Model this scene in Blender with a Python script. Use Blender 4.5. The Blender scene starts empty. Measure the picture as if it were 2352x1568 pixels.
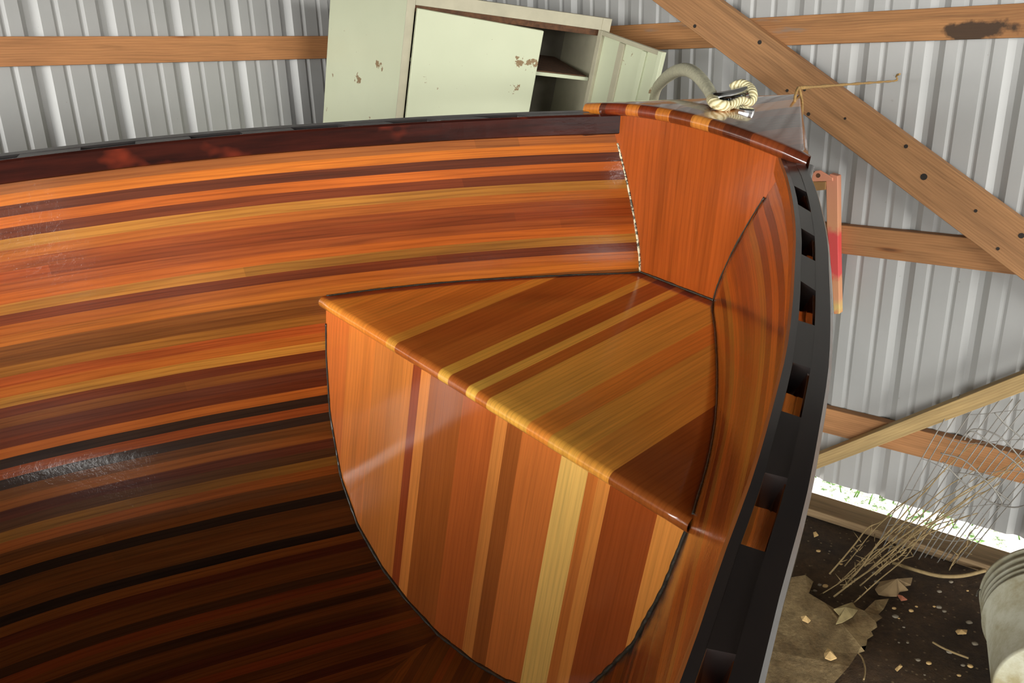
import bpy, bmesh, math, random
import numpy as np
from mathutils import Vector, Matrix, noise
random.seed(7)
sin, cos, PI = math.sin, math.cos, math.pi
SC = bpy.context.scene
COL = SC.collection
EYE = np.array([0, 0, 1.6])          # eye height over the dirt floor

# ------------------------------------------------------------------ survey: camera and measured planes
FPX = 1890.0
PITCH, ROLL = math.radians(19.05), math.radians(1.735)
_f = np.array([0, cos(PITCH), -sin(PITCH)]); _r = np.array([1, 0, 0.]); _d = np.cross(_f, _r)
CR = cos(ROLL) * _r + sin(ROLL) * _d
CD = -sin(ROLL) * _r + cos(ROLL) * _d
CF = _f
M3 = np.array([CR, CD, CF])
def ray(x, y): return M3.T @ np.array([(x - 1176) / FPX, (y - 784) / FPX, 1.])
def hit(x, y, n, d):
    r = ray(x, y); return r * d / (n @ r) + EYE
AZ = math.radians(40.5)
NL = np.array([-cos(AZ), sin(AZ), 0])      # outward normal of the left wall
NR = np.array([sin(AZ), cos(AZ), 0])       # outward normal of the right wall
UP = np.array([0, 0, 1.])
DW = 2.8                                   # distance of both walls
def onR(x, y, d=DW): return hit(x, y, NR, d)
def onL(x, y, d=DW): return hit(x, y, NL, d)
def onZ(x, y, z=0.0):
    r = ray(x, y); return r * ((z - EYE[2]) / r[2]) + EYE
def at_depth(x, y, c): return ray(x, y) * c + EYE

# boat frame (port, forward, up)
BF = np.array([[-0.6753419761757845, 0.7367364734713306, 0.033653883461103054],
               [0.72158623465564, 0.6695066101086299, -0.17627877063431813],
               [0.15240249725802305, 0.0947642742697812, 0.9837648149591648]])
BT = np.array([-0.05568729993931174, 1.03100417128731, -0.4131223092123745]) + EYE
def B(b, q, r): return BF @ np.array([b, q, r]) + BT
def onq(x, y, q0):
    Fi = np.linalg.inv(BF); r = Fi @ ray(x, y); o = Fi @ (EYE - BT); t = (q0 - o[1]) / r[1]; return B(*(o + r * t))
def onr(x, y, h):
    Fi = np.linalg.inv(BF); r = Fi @ ray(x, y); o = Fi @ (EYE - BT); t = (h - o[2]) / r[2]; return B(*(o + r * t))

# ------------------------------------------------------------------ object helpers
def empty(name, loc, label=None, cat=None, group=None):
    o = bpy.data.objects.new(name, None); COL.objects.link(o); o.location = loc
    o.empty_display_size = .05
    if label: o['label'] = label
    if cat: o['category'] = cat
    if group: o['group'] = group
    return o
def tag(o, label=None, cat=None, group=None, kind=None):
    if label: o['label'] = label
    if cat: o['category'] = cat
    if group: o['group'] = group
    if kind: o['kind'] = kind
    return o
def wloc(p):
    v = Vector((0, 0, 0))
    while p: v += p.location; p = p.parent
    return v
def link(name, bm, mat, parent=None, smooth=False, bevel=0, loc=None, recalc=True):
    """bm holds world coordinates"""
    if recalc: bmesh.ops.recalc_face_normals(bm, faces=bm.faces[:])
    me = bpy.data.meshes.new(name)
    if loc is not None: base = Vector(loc)
    elif parent is not None: base = wloc(parent)
    else:
        cs = [v.co for v in bm.verts]
        base = Vector((sum(c.x for c in cs) / len(cs), sum(c.y for c in cs) / len(cs), min(c.z for c in cs)))
    bmesh.ops.translate(bm, verts=bm.verts[:], vec=-base)
    bm.to_mesh(me); bm.free()
    if smooth:
        for p in me.polygons: p.use_smooth = True
    o = bpy.data.objects.new(name, me); COL.objects.link(o)
    if parent is not None:
        o.parent = parent; o.location = base - wloc(parent)
    else: o.location = base
    me.materials.append(mat)
    if bevel:
        m = o.modifiers.new('bevel', 'BEVEL'); m.width = bevel; m.segments = 2; m.limit_method = 'ANGLE'; m.angle_limit = .6
        m.harden_normals = False
    return o
def V(p): return Vector((float(p[0]), float(p[1]), float(p[2])))
def hexa(bm, P, long=None):
    """eight corners: bottom ring 0-3, top ring 4-7; UV u along the longest edge direction"""
    vs = [bm.verts.new(V(p)) for p in P]
    F = [(0, 3, 2, 1), (4, 5, 6, 7), (0, 1, 5, 4), (1, 2, 6, 5), (2, 3, 7, 6), (3, 0, 4, 7)]
    uvl = bm.loops.layers.uv.verify()
    P = [np.array(p) for p in P]
    es = [P[1] - P[0], P[3] - P[0], P[4] - P[0]]
    es.sort(key=lambda e: -np.linalg.norm(e))
    a = es[0] / np.linalg.norm(es[0]); b = es[1] - a * (es[1] @ a); b /= np.linalg.norm(b) + 1e-9; c = es[2] / (np.linalg.norm(es[2]) + 1e-9)
    off = random.random() * 7
    for f in F:
        fa = bm.faces.new([vs[i] for i in f])
        for l in fa.loops:
            p = np.array(l.vert.co) - P[0]
            l[uvl].uv = (p @ a + off, p @ b + .7 * (p @ c) + off)
    return vs
def box(bm, o, ex, ey, ez):
    o, ex, ey, ez = map(np.array, (o, ex, ey, ez))
    return hexa(bm, [o, o + ex, o + ex + ey, o + ey, o + ez, o + ex + ez, o + ex + ey + ez, o + ey + ez])
def tube(bm, pts, rad, n=10, twist=0, lobes=0, lobe_amp=0., closed=False, vlen=0.):
    pts = [V(p) for p in pts]; N = len(pts)
    uvl = bm.loops.layers.uv.verify()
    rads = rad if isinstance(rad, (list, tuple)) else [rad] * N
    up = Vector((0, 0, 1)); rings = []; L = 0; prev = None
    t0 = (pts[1] - pts[0]).normalized()
    nrm = t0.cross(up)
    if nrm.length < .05: nrm = t0.cross(Vector((1, 0, 0)))
    nrm.normalize(); Ls = []
    for i, p in enumerate(pts):
        if closed: t = (pts[(i + 1) % N] - pts[i - 1]).normalized()
        else: t = (pts[min(i + 1, N - 1)] - pts[max(i - 1, 0)]).normalized()
        nrm = (nrm - t * nrm.dot(t)).normalized(); bi = t.cross(nrm)
        if i: L += (p - pts[i - 1]).length
        Ls.append(L)
        ring = []
        for k in range(n):
            a = 2 * PI * k / n
            rr = rads[i] * (1 + (lobe_amp * cos(lobes * (a) + twist * L) if lobes else 0))
            ring.append(bm.verts.new(p + (nrm * cos(a) + bi * sin(a)) * rr))
        rings.append(ring)
    M = N if closed else N - 1
    for i in range(M):
        for k in range(n):
            j = (i + 1) % N
            f = bm.faces.new([rings[i][k], rings[i][(k + 1) % n], rings[j][(k + 1) % n], rings[j][k]])
            uu = [Ls[i], Ls[i], Ls[j] if j else L + .01, Ls[j] if j else L + .01]; vv = [k / n, (k + 1) / n, (k + 1) / n, k / n]
            for l, a, b in zip(f.loops, uu, vv): l[uvl].uv = (a, b * .02)
            f.smooth = True
    if not closed:
        bm.faces.new(rings[0][::-1]); bm.faces.new(rings[-1])
def spline(P, n=8):
    P = [np.array(p, float) for p in P]; out = []
    for i in range(len(P) - 1):
        p0 = P[max(i - 1, 0)]; p1 = P[i]; p2 = P[i + 1]; p3 = P[min(i + 2, len(P) - 1)]
        for k in range(n):
            t = k / n
            out.append(.5 * ((2 * p1) + (-p0 + p2) * t + (2 * p0 - 5 * p1 + 4 * p2 - p3) * t * t + (-p0 + 3 * p1 - 3 * p2 + p3) * t ** 3))
    out.append(P[-1]); return out

# ------------------------------------------------------------------ materials
def lin(c):
    def g(x):
        x /= 255.; return x / 12.92 if x <= .04045 else ((x + .055) / 1.055) ** 2.4
    return (g(c[0]), g(c[1]), g(c[2]), 1)
class NT:
    def __init__(s, name):
        s.m = bpy.data.materials.new(name); s.m.use_nodes = True; s.t = s.m.node_tree; s.n = s.t.nodes; s.l = s.t.links
        s.p = s.n['Principled BSDF']
    def node(s, typ, **kw):
        nd = s.n.new(typ)
        for k, v in kw.items():
            if k.startswith('i_'):
                key = k[2:]
                key = int(key) if key.isdigit() else key
                nd.inputs[key].default_value = v
            else: setattr(nd, k, v)
        return nd
    def ln(s, a, b): s.l.new(a, b)
    def uv(s, sx=1, sy=1, coord='UV'):
        tc = s.node('ShaderNodeTexCoord'); mp = s.node('ShaderNodeMapping'); mp.inputs['Scale'].default_value = (sx, sy, sx if coord != 'UV' else 1)
        s.ln(tc.outputs[coord], mp.inputs['Vector']); return mp.outputs['Vector']
    def noise(s, vec, scale=1., detail=4., rough=.55, dist=0.):
        nd = s.node('ShaderNodeTexNoise'); nd.inputs['Scale'].default_value = scale; nd.inputs['Detail'].default_value = detail
        nd.inputs['Roughness'].default_value = rough; nd.inputs['Distortion'].default_value = dist
        s.ln(vec, nd.inputs['Vector']); return nd.outputs['Fac']
    def ramp(s, fac, stops, interp='LINEAR'):
        r = s.node('ShaderNodeValToRGB'); cr = r.color_ramp; cr.interpolation = interp
        while len(cr.elements) < len(stops): cr.elements.new(1)
        for e, (p, c) in zip(cr.elements, sorted(stops, key=lambda t: t[0])):
            e.position = p; e.color = c if len(c) == 4 else (*c, 1)
        s.ln(fac, r.inputs['Fac']); return r.outputs['Color']
    def mul(s, a, b, fac=1., mode='MULTIPLY'):
        m = s.node('ShaderNodeMix', data_type='RGBA', blend_type=mode)
        if isinstance(fac, float) or isinstance(fac, int): m.inputs[0].default_value = fac
        else: s.ln(fac, m.inputs[0])
        for v, i in ((a, 6), (b, 7)):
            if isinstance(v, tuple): m.inputs[i].default_value = v
            else: s.ln(v, m.inputs[i])
        return m.outputs[2]
    def bump(s, h, strength=.3, dist=.002):
        b = s.node('ShaderNodeBump'); b.inputs['Strength'].default_value = strength; b.inputs['Distance'].default_value = dist
        s.ln(h, b.inputs['Height']); return b.outputs['Normal']
def g(v): return (v, v, v, 1)

def wood(name, base=None, attr=None, ramp=None, rough=.45, coat=0., coat_rough=.06, contrast=.35, fine=110, knots=False, stain=0., fabric=0., dark=(0.35, .22, .12, 1), rampscale=None):
    """grain runs along UV u (metres), across v (metres)"""
    m = NT(name)
    big = m.noise(m.uv(2.2, 34), 1, 3, .6, .6)
    fin = m.noise(m.uv(7, fine * 3.2), 1, 4, .7, .3)
    blot = m.noise(m.uv(3, 9), 1, 3, .5)
    wv = m.node('ShaderNodeTexWave', wave_type='BANDS', bands_direction='Y')
    wv.inputs['Scale'].default_value = 38; wv.inputs['Distortion'].default_value = 9; wv.inputs['Detail'].default_value = 2; wv.inputs['Detail Scale'].default_value = .35
    m.ln(m.uv(.22, 1), wv.inputs['Vector'])
    if attr:
        a = m.node('ShaderNodeAttribute', attribute_name=attr); col = a.outputs['Color']
    elif ramp:
        tc = m.node('ShaderNodeTexCoord'); sep = m.node('ShaderNodeSeparateXYZ'); m.ln(tc.outputs['UV'], sep.inputs[0])
        mr = m.node('ShaderNodeMapRange'); mr.inputs['From Min'].default_value = rampscale[0]; mr.inputs['From Max'].default_value = rampscale[1]
        m.ln(sep.outputs['Y'], mr.inputs['Value'])
        col = m.ramp(mr.outputs[0], ramp, 'CONSTANT')
    else: col = m.mul(lin(base), g(1.))
    k = contrast
    c1 = m.ramp(big, [(.28, g(1 - k * 1.15)), (.5, g(1.)), (.72, g(1 + k * .35))])
    col = m.mul(col, c1)
    c2 = m.ramp(fin, [(.3, g(1 - k * .8)), (.6, g(1 + k * .15))])
    col = m.mul(col, c2)
    c3 = m.ramp(wv.outputs['Fac'], [(0., (1 - k * .7, 1 - k * .95, 1 - k, 1)), (.35, g(1.))])
    col = m.mul(col, c3, .7)
    c4 = m.ramp(blot, [(.3, (1 - k * .5, 1 - k * .6, 1 - k * .6, 1)), (.65, g(1.05))])
    col = m.mul(col, c4)
    if knots:
        vo = m.node('ShaderNodeTexVoronoi'); vo.inputs['Scale'].default_value = 1; m.ln(m.uv(2.2, 11), vo.inputs['Vector'])
        kk = m.ramp(vo.outputs['Distance'], [(.03, (.3, .2, .12, 1)), (.075, (.85, .7, .55, 1)), (.12, g(1.))])
        col = m.mul(col, kk, .8)
    if stain:
        st = m.noise(m.uv(3.0, 16), 1, 5, .6)
        sr = m.ramp(st, [(.62, g(0.)), (.72, g(1.))])
        col = m.mul(col, (.22, .17, .13, 1), sr, 'MIX') if stain > .5 else m.mul(col, m.mul(col, (.45, .4, .4, 1)), sr, 'MIX')
    m.ln(col, m.p.inputs['Base Color'])
    m.p.inputs['Roughness'].default_value = rough
    h = fin
    if fabric:
        cl = m.noise(m.uv(60, 60), 1, 5, .75)
        m.ln(m.bump(cl, fabric, .0012), m.p.inputs['Coat Normal'])
    m.ln(m.bump(h, .25, .0006), m.p.inputs['Normal'])
    m.p.inputs['Coat Weight'].default_value = coat
    m.p.inputs['Coat Roughness'].default_value = coat_rough
    m.p.inputs['Coat IOR'].default_value = 1.5
    if coat: m.p.inputs['Specular IOR Level'].default_value = .12
    return m.m
def plain(name, c, rough=.5, metal=0., nscale=30., amt=.15, coord='Object', bump=.1, spec=.5, coat=0.):
    m = NT(name)
    n1 = m.noise(m.uv(1, 1, coord), nscale, 5, .6)
    m.ln(m.mul(lin(c), m.ramp(n1, [(.3, g(1 - amt)), (.7, g(1 + amt * .5))])), m.p.inputs['Base Color'])
    m.p.inputs['Roughness'].default_value = rough; m.p.inputs['Metallic'].default_value = metal
    m.p.inputs['Specular IOR Level'].default_value = spec; m.p.inputs['Coat Weight'].default_value = coat
    if bump: m.ln(m.bump(n1, bump, .003), m.p.inputs['Normal'])
    return m.m

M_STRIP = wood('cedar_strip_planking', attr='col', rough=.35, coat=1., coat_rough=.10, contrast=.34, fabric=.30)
M_RAIL = NT('dark_varnished_rail'); m = M_RAIL
n1 = m.noise(m.uv(6, 60), 1, 4, .6); n2 = m.noise(m.uv(11, 14), 1, 3, .5)
c = m.ramp(n1, [(.3, lin((26, 10, 8))), (.65, lin((58, 22, 14)))])
c = m.mul(c, lin((120, 45, 26)), m.ramp(n2, [(.58, g(0.)), (.72, g(.8))]), 'MIX')
m.ln(c, m.p.inputs['Base Color']); m.p.inputs['Roughness'].default_value = .4; m.p.inputs['Specular IOR Level'].default_value = .1; m.p.inputs['Coat Weight'].default_value = .55
m.p.inputs['Coat Roughness'].default_value = .12; m.ln(m.bump(m.noise(m.uv(40, 40), 1, 4, .7), .25, .0012), m.p.inputs['Coat Normal'])
M_RAIL = m.m
M_TOPRAIL = NT('black_rail_top'); m = M_TOPRAIL
n1 = m.noise(m.uv(9, 30), 1, 4, .6)
m.ln(m.ramp(n1, [(.3, lin((22, 20, 22))), (.7, lin((40, 33, 30)))]), m.p.inputs['Base Color'])
m.p.inputs['Roughness'].default_value = .35; m.p.inputs['Coat Weight'].default_value = 1.; m.p.inputs['Coat Roughness'].default_value = .16; m.p.inputs['Coat IOR'].default_value = 2.1
m.ln(m.bump(m.noise(m.uv(30, 30), 1, 4, .6), .12, .001), m.p.inputs['Coat Normal'])
M_TOPRAIL = m.m
M_INW_R = wood('brown_varnished_rail', (138, 84, 38), rough=.35, coat=1., coat_rough=.12, contrast=.3)

# ------------------------------------------------------------------ boat shape
QG = np.array([-3.66, -3.3, -2.9, -2.4, -1.9, -1.5, -1.1, -.8, -.55, -.36, -.28, -.2, -.12, -.04, .04, .12, .2, .28, .36, .44, .60, .76])
BG = np.array([.0, .19, .38, .57, .69, .72, .715, .685, .638, .576, .545, .515, .481, .445, .404, .360, .315, .265, .211, .152, .046, -.045])
def smooth_interp(q, X, Y):
    # cubic hermite through the measured stations
    i = int(np.clip(np.searchsorted(X, q) - 1, 0, len(X) - 2)); h = X[i + 1] - X[i]; t = (q - X[i]) / h
    def sl(j):
        if j <= 0 or j >= len(X) - 1:
            k = 0 if j <= 0 else len(X) - 2
            return (Y[k + 1] - Y[k]) / (X[k + 1] - X[k])
        return (Y[j + 1] - Y[j - 1]) / (X[j + 1] - X[j - 1])
    m0, m1 = sl(i) * h, sl(i + 1) * h
    return (2 * t ** 3 - 3 * t * t + 1) * Y[i] + (t ** 3 - 2 * t * t + t) * m0 + (-2 * t ** 3 + 3 * t * t) * Y[i + 1] + (t ** 3 - t * t) * m1
BGs = BG.copy()
def b_in(q): return smooth_interp(q, QG, BGs)                    # inner face of the inner rail
def h_top(q): return smooth_interp(q, np.array([-3.7, -2.6, -1.5, -.6, -.28, .04, .76]), np.array([.29, .24, .22, .238, .251, .256, .262]))
QS = np.array([-3.66, -3.3, -2.9, -2.4, -1.9, -1.5, -1.1, -.8, -.5, -.25, -.1, 0, .097, .186, .273, .359, .452, .6, .7, .76])
BS = np.array([.0, .12, .30, .50, .65, .69, .685, .665, .605, .492, .413, .362, .315, .264, .206, .144, .0765, .028, .010, .003])
def b_seat(q): return max(smooth_interp(q, QS, BS), .002)
def r_keel(q): return smooth_interp(q, np.array([-3.66, -3.5, -3.2, -2.6, -1.5, -.6, -.08, .3, .5, .62, .70, .76]),
                                    np.array([.2, -.1, -.34, -.43, -.47, -.452, -.425, -.36, -.29, -.17, .0, .19]))
GT = np.array([0, .235, .47, .706, .85, .94, .98, 1.]); GB = np.array([1, .947, .867, .728, .57, .37, .2, 0])
def g_low(t, q):
    full = float(np.interp(t, GT, GB)); vee = 1 - t ** 1.15
    w = float(np.clip((.45 - q) / .38, 0, 1)) if q > -2.7 else float(np.clip((q + 3.5) / .6, 0, 1))
    w = w * w * (3 - 2 * w)
    fl = 0.
    if -3 < q < 0: # flatter floor amidships
        fl = min(1, -q / .9)
        full = full * (1 - .5 * fl) + .5 * fl * (1 - t ** 4.2) ** (1 / 2.2)
    return w * full + (1 - w) * vee
def section(q):
    """polyline (b, r) of the inner skin from the sheer to the keel"""
    top = h_top(q) - .006; bg = max(b_in(q) + .026, .004); bs = b_seat(q); rk = r_keel(q)
    P = []
    e = 1.0 + .4 * float(np.clip(q / .45, 0, 1))
    r0 = 0.0
    if rk > -.02: r0 = rk + .02; bs = .003
    for i in range(13):
        r = top + (r0 - top) * i / 12
        P.append((bs + (bg - bs) * max(0, (r - r0) / (h_top(q) - r0)) ** e, r))
    n = 40
    for i in range(1, n + 1):
        t = sin(.5 * PI * i / n)
        P.append((bs * g_low(t, q), r0 + (rk - r0) * t))
    return np.array(P)
SW = .0155
def resample(P, step, n):
    seg = np.linalg.norm(np.diff(P, axis=0), axis=1); s = np.concatenate([[0], np.cumsum(seg)])
    d = np.minimum(np.arange(n) * step, s[-1])
    return np.stack([np.interp(d, s, P[:, 0]), np.interp(d, s, P[:, 1])], 1), s[-1]

# timber tones of the strips, sheer to keel
OR = (212, 118, 48); OB = (205, 104, 42); TN = (184, 120, 56); BR = (150, 84, 38); DK = (104, 50, 34); DR = (120, 54, 30)
RB = (166, 80, 38); OG = (190, 102, 44); BK = (58, 38, 30); YT = (202, 134, 62); DB = (92, 56, 34); MB = (132, 76, 36)
SEQ = [RB, OG, (156, 88, 48), OR, DK, OB, DR, TN, OG, RB, (158, 72, 34), RB, OB, TN, DR, OG, OR, BR, MB, (172, 108, 48), (186, 88, 42), OG, YT, DR, BR, DK, DR,
       OG, BK, RB, BK, MB, BR, DK, DB, YT, OG, MB, BR, BK, MB, BR, MB, BK, BR, DR, MB, BR, DB, RB, BR, DB, BR, MB, DK, BR, RB, MB, BR, DK, BR, MB, BR, DB, BR, BR, MB]
rng = random.Random(11)
def strip_colour(i, q):
    c = SEQ[i % len(SEQ)]
    k = rng_tab[i % 80]
    for j, (qq, mul, warm) in enumerate(k):
        if q < qq: f = mul; w = warm
    l = lin(c)
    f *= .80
    if i > 34: f *= .60      # shade low in the hull, put into the strip colour
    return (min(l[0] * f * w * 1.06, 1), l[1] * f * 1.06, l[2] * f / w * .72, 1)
rng_tab = []
for i in range(80):
    cuts = sorted([rng.uniform(-3.4, .4) for _ in range(2)], reverse=True)
    rng_tab.append([(9., rng.uniform(.92, 1.08), rng.uniform(.97, 1.03))] + [(c_, rng.uniform(.8, 1.2), rng.uniform(.94, 1.05)) for c_ in cuts])

stations = list(np.arange(-3.62, -.6, .12)) + list(np.arange(-.58, .74, .03)) + [.745, .757]
NS = 66
boat = empty('rowing_boat', V(B(0, -1.0, -.47)), 'varnished cedar strip rowing boat with black slotted gunwales and a triangular bow seat', 'boat')
def hull():
    bm = bmesh.new(); uvl = bm.loops.layers.uv.verify(); cl = bm.loops.layers.float_color.new('col')
    inn, out = [], []
    for q in stations:
        P, G = resample(section(q), SW, NS)
        T = np.gradient(P, axis=0); L = np.linalg.norm(T, axis=1); L[L < 1e-6] = 1
        Nn = np.stack([-T[:, 1], T[:, 0]], 1) / L[:, None]
        Nn = np.where(L[:, None] > 2e-6, Nn, np.array([0, -1.]))
        # fall back to straight down on the keel
        for i in range(NS):
            if np.linalg.norm(Nn[i]) < .5: Nn[i] = (0, -1)
            if Nn[i, 0] < 0: Nn[i] = -Nn[i]
        inn.append((P, G)); out.append(P + Nn * .006)
    for side in (1, -1):
        vi = [[bm.verts.new(V(B(side * p[0], q, p[1]))) for p in P] for q, (P, G) in zip(stations, inn)]
        vo = [[bm.verts.new(V(B(side * max(p[0], .0), q, p[1]))) for p in P] for q, P in zip(stations, out)]
        for a in range(len(stations) - 1):
            qa, qb = stations[a], stations[a + 1]
            for i in range(NS - 1):
                ga, gb = inn[a][1], inn[a + 1][1]
                if i * SW >= ga and i * SW >= gb: break
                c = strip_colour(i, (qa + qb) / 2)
                for grid in (vi, vo):
                    try: f = bm.faces.new([grid[a][i], grid[a + 1][i], grid[a + 1][i + 1], grid[a][i + 1]])
                    except ValueError: continue
                    f.smooth = True
                    off = i * 3.17
                    for l, (u, v) in zip(f.loops, ((qa, i), (qb, i), (qb, i + 1), (qa, i + 1))):
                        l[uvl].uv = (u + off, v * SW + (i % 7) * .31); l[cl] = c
            f = bm.faces.new([vi[a][0], vi[a + 1][0], vo[a + 1][0], vo[a][0]])
            for l in f.loops: l[cl] = lin(BR)
    return link('hull', bm, M_STRIP, boat, recalc=False)
hull()

def sweep(name, prof, mat, side, q0, q1, dq=.03, parent=boat, bevel=0, mats=None):
    """prof: list of (offset from inner rail face, height below rail top); returns one closed rail"""
    bm = bmesh.new(); uvl = bm.loops.layers.uv.verify()
    qs = list(np.arange(q0, q1, dq)) + [q1]; rings = []
    for q in qs:
        # offset is measured square to the rail
        d = (b_in(q + .01) - b_in(q - .01)) / .02; s = 1 / math.sqrt(1 + d * d)
        ring = []
        for o, h in prof:
            qq = q - d * s * o * .0; bb = b_in(q) + o
            ring.append(bm.verts.new(V(B(side * bb, qq, h_top(q) - h))))
        rings.append(ring)
    n = len(prof); L = 0
    for i in range(len(qs) - 1):
        acc = 0
        for k in range(n):
            j = (k + 1) % n; w = math.dist(prof[k], prof[j])
            f = bm.faces.new([rings[i][k], rings[i + 1][k], rings[i + 1][j], rings[i][j]])
            for l, uv in zip(f.loops, ((qs[i], acc), (qs[i + 1], acc), (qs[i + 1], acc + w), (qs[i], acc + w))): l[uvl].uv = uv
            acc += w
    bm.faces.new(rings[0]); bm.faces.new(rings[-1][::-1])
    o = link(name, bm, mat, parent)
    if mats:
        o.data.materials.append(mats)
        for p in o.data.polygons:
            nb = BF.T @ np.array(p.normal)
            if nb[2] > .8: p.material_index = 1
    return o
IW = [(0.0, .003), (.0, .031), (.002, .033), (.010, .033), (.010, .001), (.003, 0)]
OW = [(.0255, 0.), (.0255, .0055), (.033, .0055), (.033, .026), (.040, .026), (.043, .022), (.043, .004), (.040, 0.)]
for side, mt in ((1, M_RAIL), (-1, M_INW_R)):
    o = sweep('inner_rail', IW, mt, side, -3.3, .452, mats=M_TOPRAIL)
    o['label'] = 'dark reddish brown inner rail' if side > 0 else 'brown inner rail with black top'
    sweep('outer_rail', OW, M_TOPRAIL, side, -3.55, .655)
# spacer blocks between the slots
slots = [((.338, .280), (.327, .267)), ((.214, .149), (.203, .143)), ((.090, .015), (.080, .017)), ((-.053, -.121), (-.051, -.118)), ((-.192, -.260), (-.186, -.255)),
         ((-.336, -.404), (-.328, -.398))]
q = -.475
while q > -3.1:
    slots.append(((q, q - .068), (q, q - .068))); q -= .14
edges = [((.452, None), (.452, None))]
for side in (1, -1):
    prev = (.448, .448)
    for k in range(len(slots) + 1):
        if k < len(slots): (a, a2), (bq, b2) = slots[k]
        else: a = bq = -3.25
        bm = bmesh.new()
        P = []
        for h in (.030, .0008):
            for (oo, qq) in ((.0098, prev[0]), (.0098, a), (.0262, bq), (.0262, prev[1])):
                P.append(B(side * (b_in(qq) + oo), qq, h_top(qq) - h))
        hexa(bm, P)
        link('spacer_block', bm, M_TOPRAIL, boat)
        if k < len(slots): prev = (a2, b2)

# --- seat top, its bulkhead, the bow bulkhead
def cap(bm, loop, uvf):
    """n-gon from world points with uv callback"""
    pass
def slab(name, outline, fn, th, uvf, mat, parent=boat, thv=None, bevel=0, smooth=False):
    """outline: list of 2D; fn maps 2D to world; thickness vector thv"""
    bm = bmesh.new(); uvl = bm.loops.layers.uv.verify()
    A = [bm.verts.new(V(fn(*p))) for p in outline]; Bv = [bm.verts.new(V(fn(*p) + thv)) for p in outline]
    fa = bm.faces.new(A); fb = bm.faces.new(Bv[::-1])
    for l, p in zip(fa.loops, outline): l[uvl].uv = uvf(*p)
    for l, p in zip(fb.loops, outline[::-1]): l[uvl].uv = uvf(*p)
    n = len(A)
    for i in range(n):
        j = (i + 1) % n
        f = bm.faces.new([A[i], Bv[i], Bv[j], A[j]])
        for l, p in zip(f.loops, (outline[i], outline[i], outline[j], outline[j])): l[uvl].uv = uvf(*p)
    return link(name, bm, mat, parent, bevel=bevel)

def bands(lst, lo, hi):
    """[(upper limit b, colour)...] descending from hi -> ramp over v=(b)"""
    st = []; cur = lo
    for bmax, c in sorted(lst, key=lambda t: t[0]):
        st.append(((cur - lo) / (hi - lo), lin(c))); cur = bmax
    return st
# pairs: (upper edge b, colour), from starboard to port
seat_bands = bands([(-.256, (168, 92, 38)), (-.205, (253, 174, 72)), (-.157, (253, 183, 76)), (-.12, (253, 158, 63)), (-.045, (253, 186, 78)), (-.024, (205, 116, 45)), (-.004, (253, 196, 85)), (.033, (187, 101, 41)),
                    (.056, (253, 191, 78)), (.10, (201, 112, 45)), (.155, (184, 98, 38)), (.178, (253, 176, 70)), (.23, (238, 141, 54)), (.30, (253, 155, 61)), (.40, (253, 162, 63))], -.40, .40)
M_SEAT = wood('seat_boards', ramp=seat_bands, rampscale=(-.40, .40), rough=.32, coat=1., coat_rough=.13, contrast=.20, fabric=.10)
bulk_bands = bands([(-.321, (235, 154, 71)), (-.253, (165, 80, 32)), (-.233, (235, 151, 71)), (-.217, (215, 124, 54)), (-.172, (250, 201, 109)), (-.106, (215, 122, 56)), (-.076, (165, 91, 39)), (-.055, (226, 142, 68)),
                    (.01, (193, 100, 44)), (.083, (173, 94, 39)), (.104, (235, 145, 68)), (.123, (162, 74, 35)), (.17, (224, 136, 61)), (.216, (215, 129, 59)), (.29, (233, 136, 59)), (.40, (226, 122, 54))], -.40, .40)
M_BULK = wood('bulkhead_boards', ramp=bulk_bands, rampscale=(-.40, .40), rough=.3, coat=1., coat_rough=.07, contrast=.17, fabric=.06)
M_BOWB = wood('bow_bulkhead_plywood', (170, 82, 28), rough=.35, coat=1., coat_rough=.14, contrast=.22, fabric=.2, fine=60)

qs = np.linspace(-.012, .452, 24)
# seat: flat board with a rounded nosing towards the rowers
bm = bmesh.new(); uvl = bm.loops.layers.uv.verify()
rows = []
for i in range(9):   # nosing profile from underneath to top
    a = -PI / 2 + PI * i / 8
    rows.append((-.004 - .010 * cos(a), -.010 + .010 * sin(a)))
rows = [(.02, -.020)] + rows + [(q_, 0.) for q_ in np.linspace(.02, .452, 18)]
NB = 24; grid = []
for (q_, r_) in rows:
    w = b_seat(max(q_, 0)) + .002
    grid.append([bm.verts.new(V(B(w * (1 - 2 * k / NB), q_, r_))) for k in range(NB + 1)])
for i in range(len(rows) - 1):
    for k in range(NB):
        f = bm.faces.new([grid[i][k], grid[i + 1][k], grid[i + 1][k + 1], grid[i][k + 1]]); f.smooth = True
        for l, (ii, kk) in zip(f.loops, ((i, k), (i + 1, k), (i + 1, k + 1), (i, k + 1))):
            w = b_seat(max(rows[ii][0], 0)); l[uvl].uv = (rows[ii][0] + (.02 if ii < 6 else 0), w * (1 - 2 * kk / NB))
seat = link('seat_top', bm, M_SEAT, boat)
md = seat.modifiers.new('thick', 'SOLIDIFY'); md.thickness = .002; md.offset = -1
# bulkhead under the seat
KL = .18
def lowprof(n=44):
    P = []
    for i in range(n + 1):
        t = sin(.5 * PI * i / n)
        r = -.001; q_ = 0
        rr = t * -.426; q_ = KL * rr
        rk = r_keel(q_); tt = min(1, rr / rk)
        P.append((b_seat(q_) * g_low(tt, q_), rr))
    return P
LP = lowprof()
outl = [(b_, r_ - .002) for b_, r_ in LP] + [(-b_, r_ - .002) for b_, r_ in LP[::-1][1:]]
# grid-like fan: split into columns so shading stays flat
slab('seat_bulkhead', outl, lambda b_, r_: B(b_ * 1.002, KL * r_, r_), 0, lambda b_, r_: (r_, b_), M_BULK, thv=B(0, .008, 0) - B(0, 0, 0))
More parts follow.
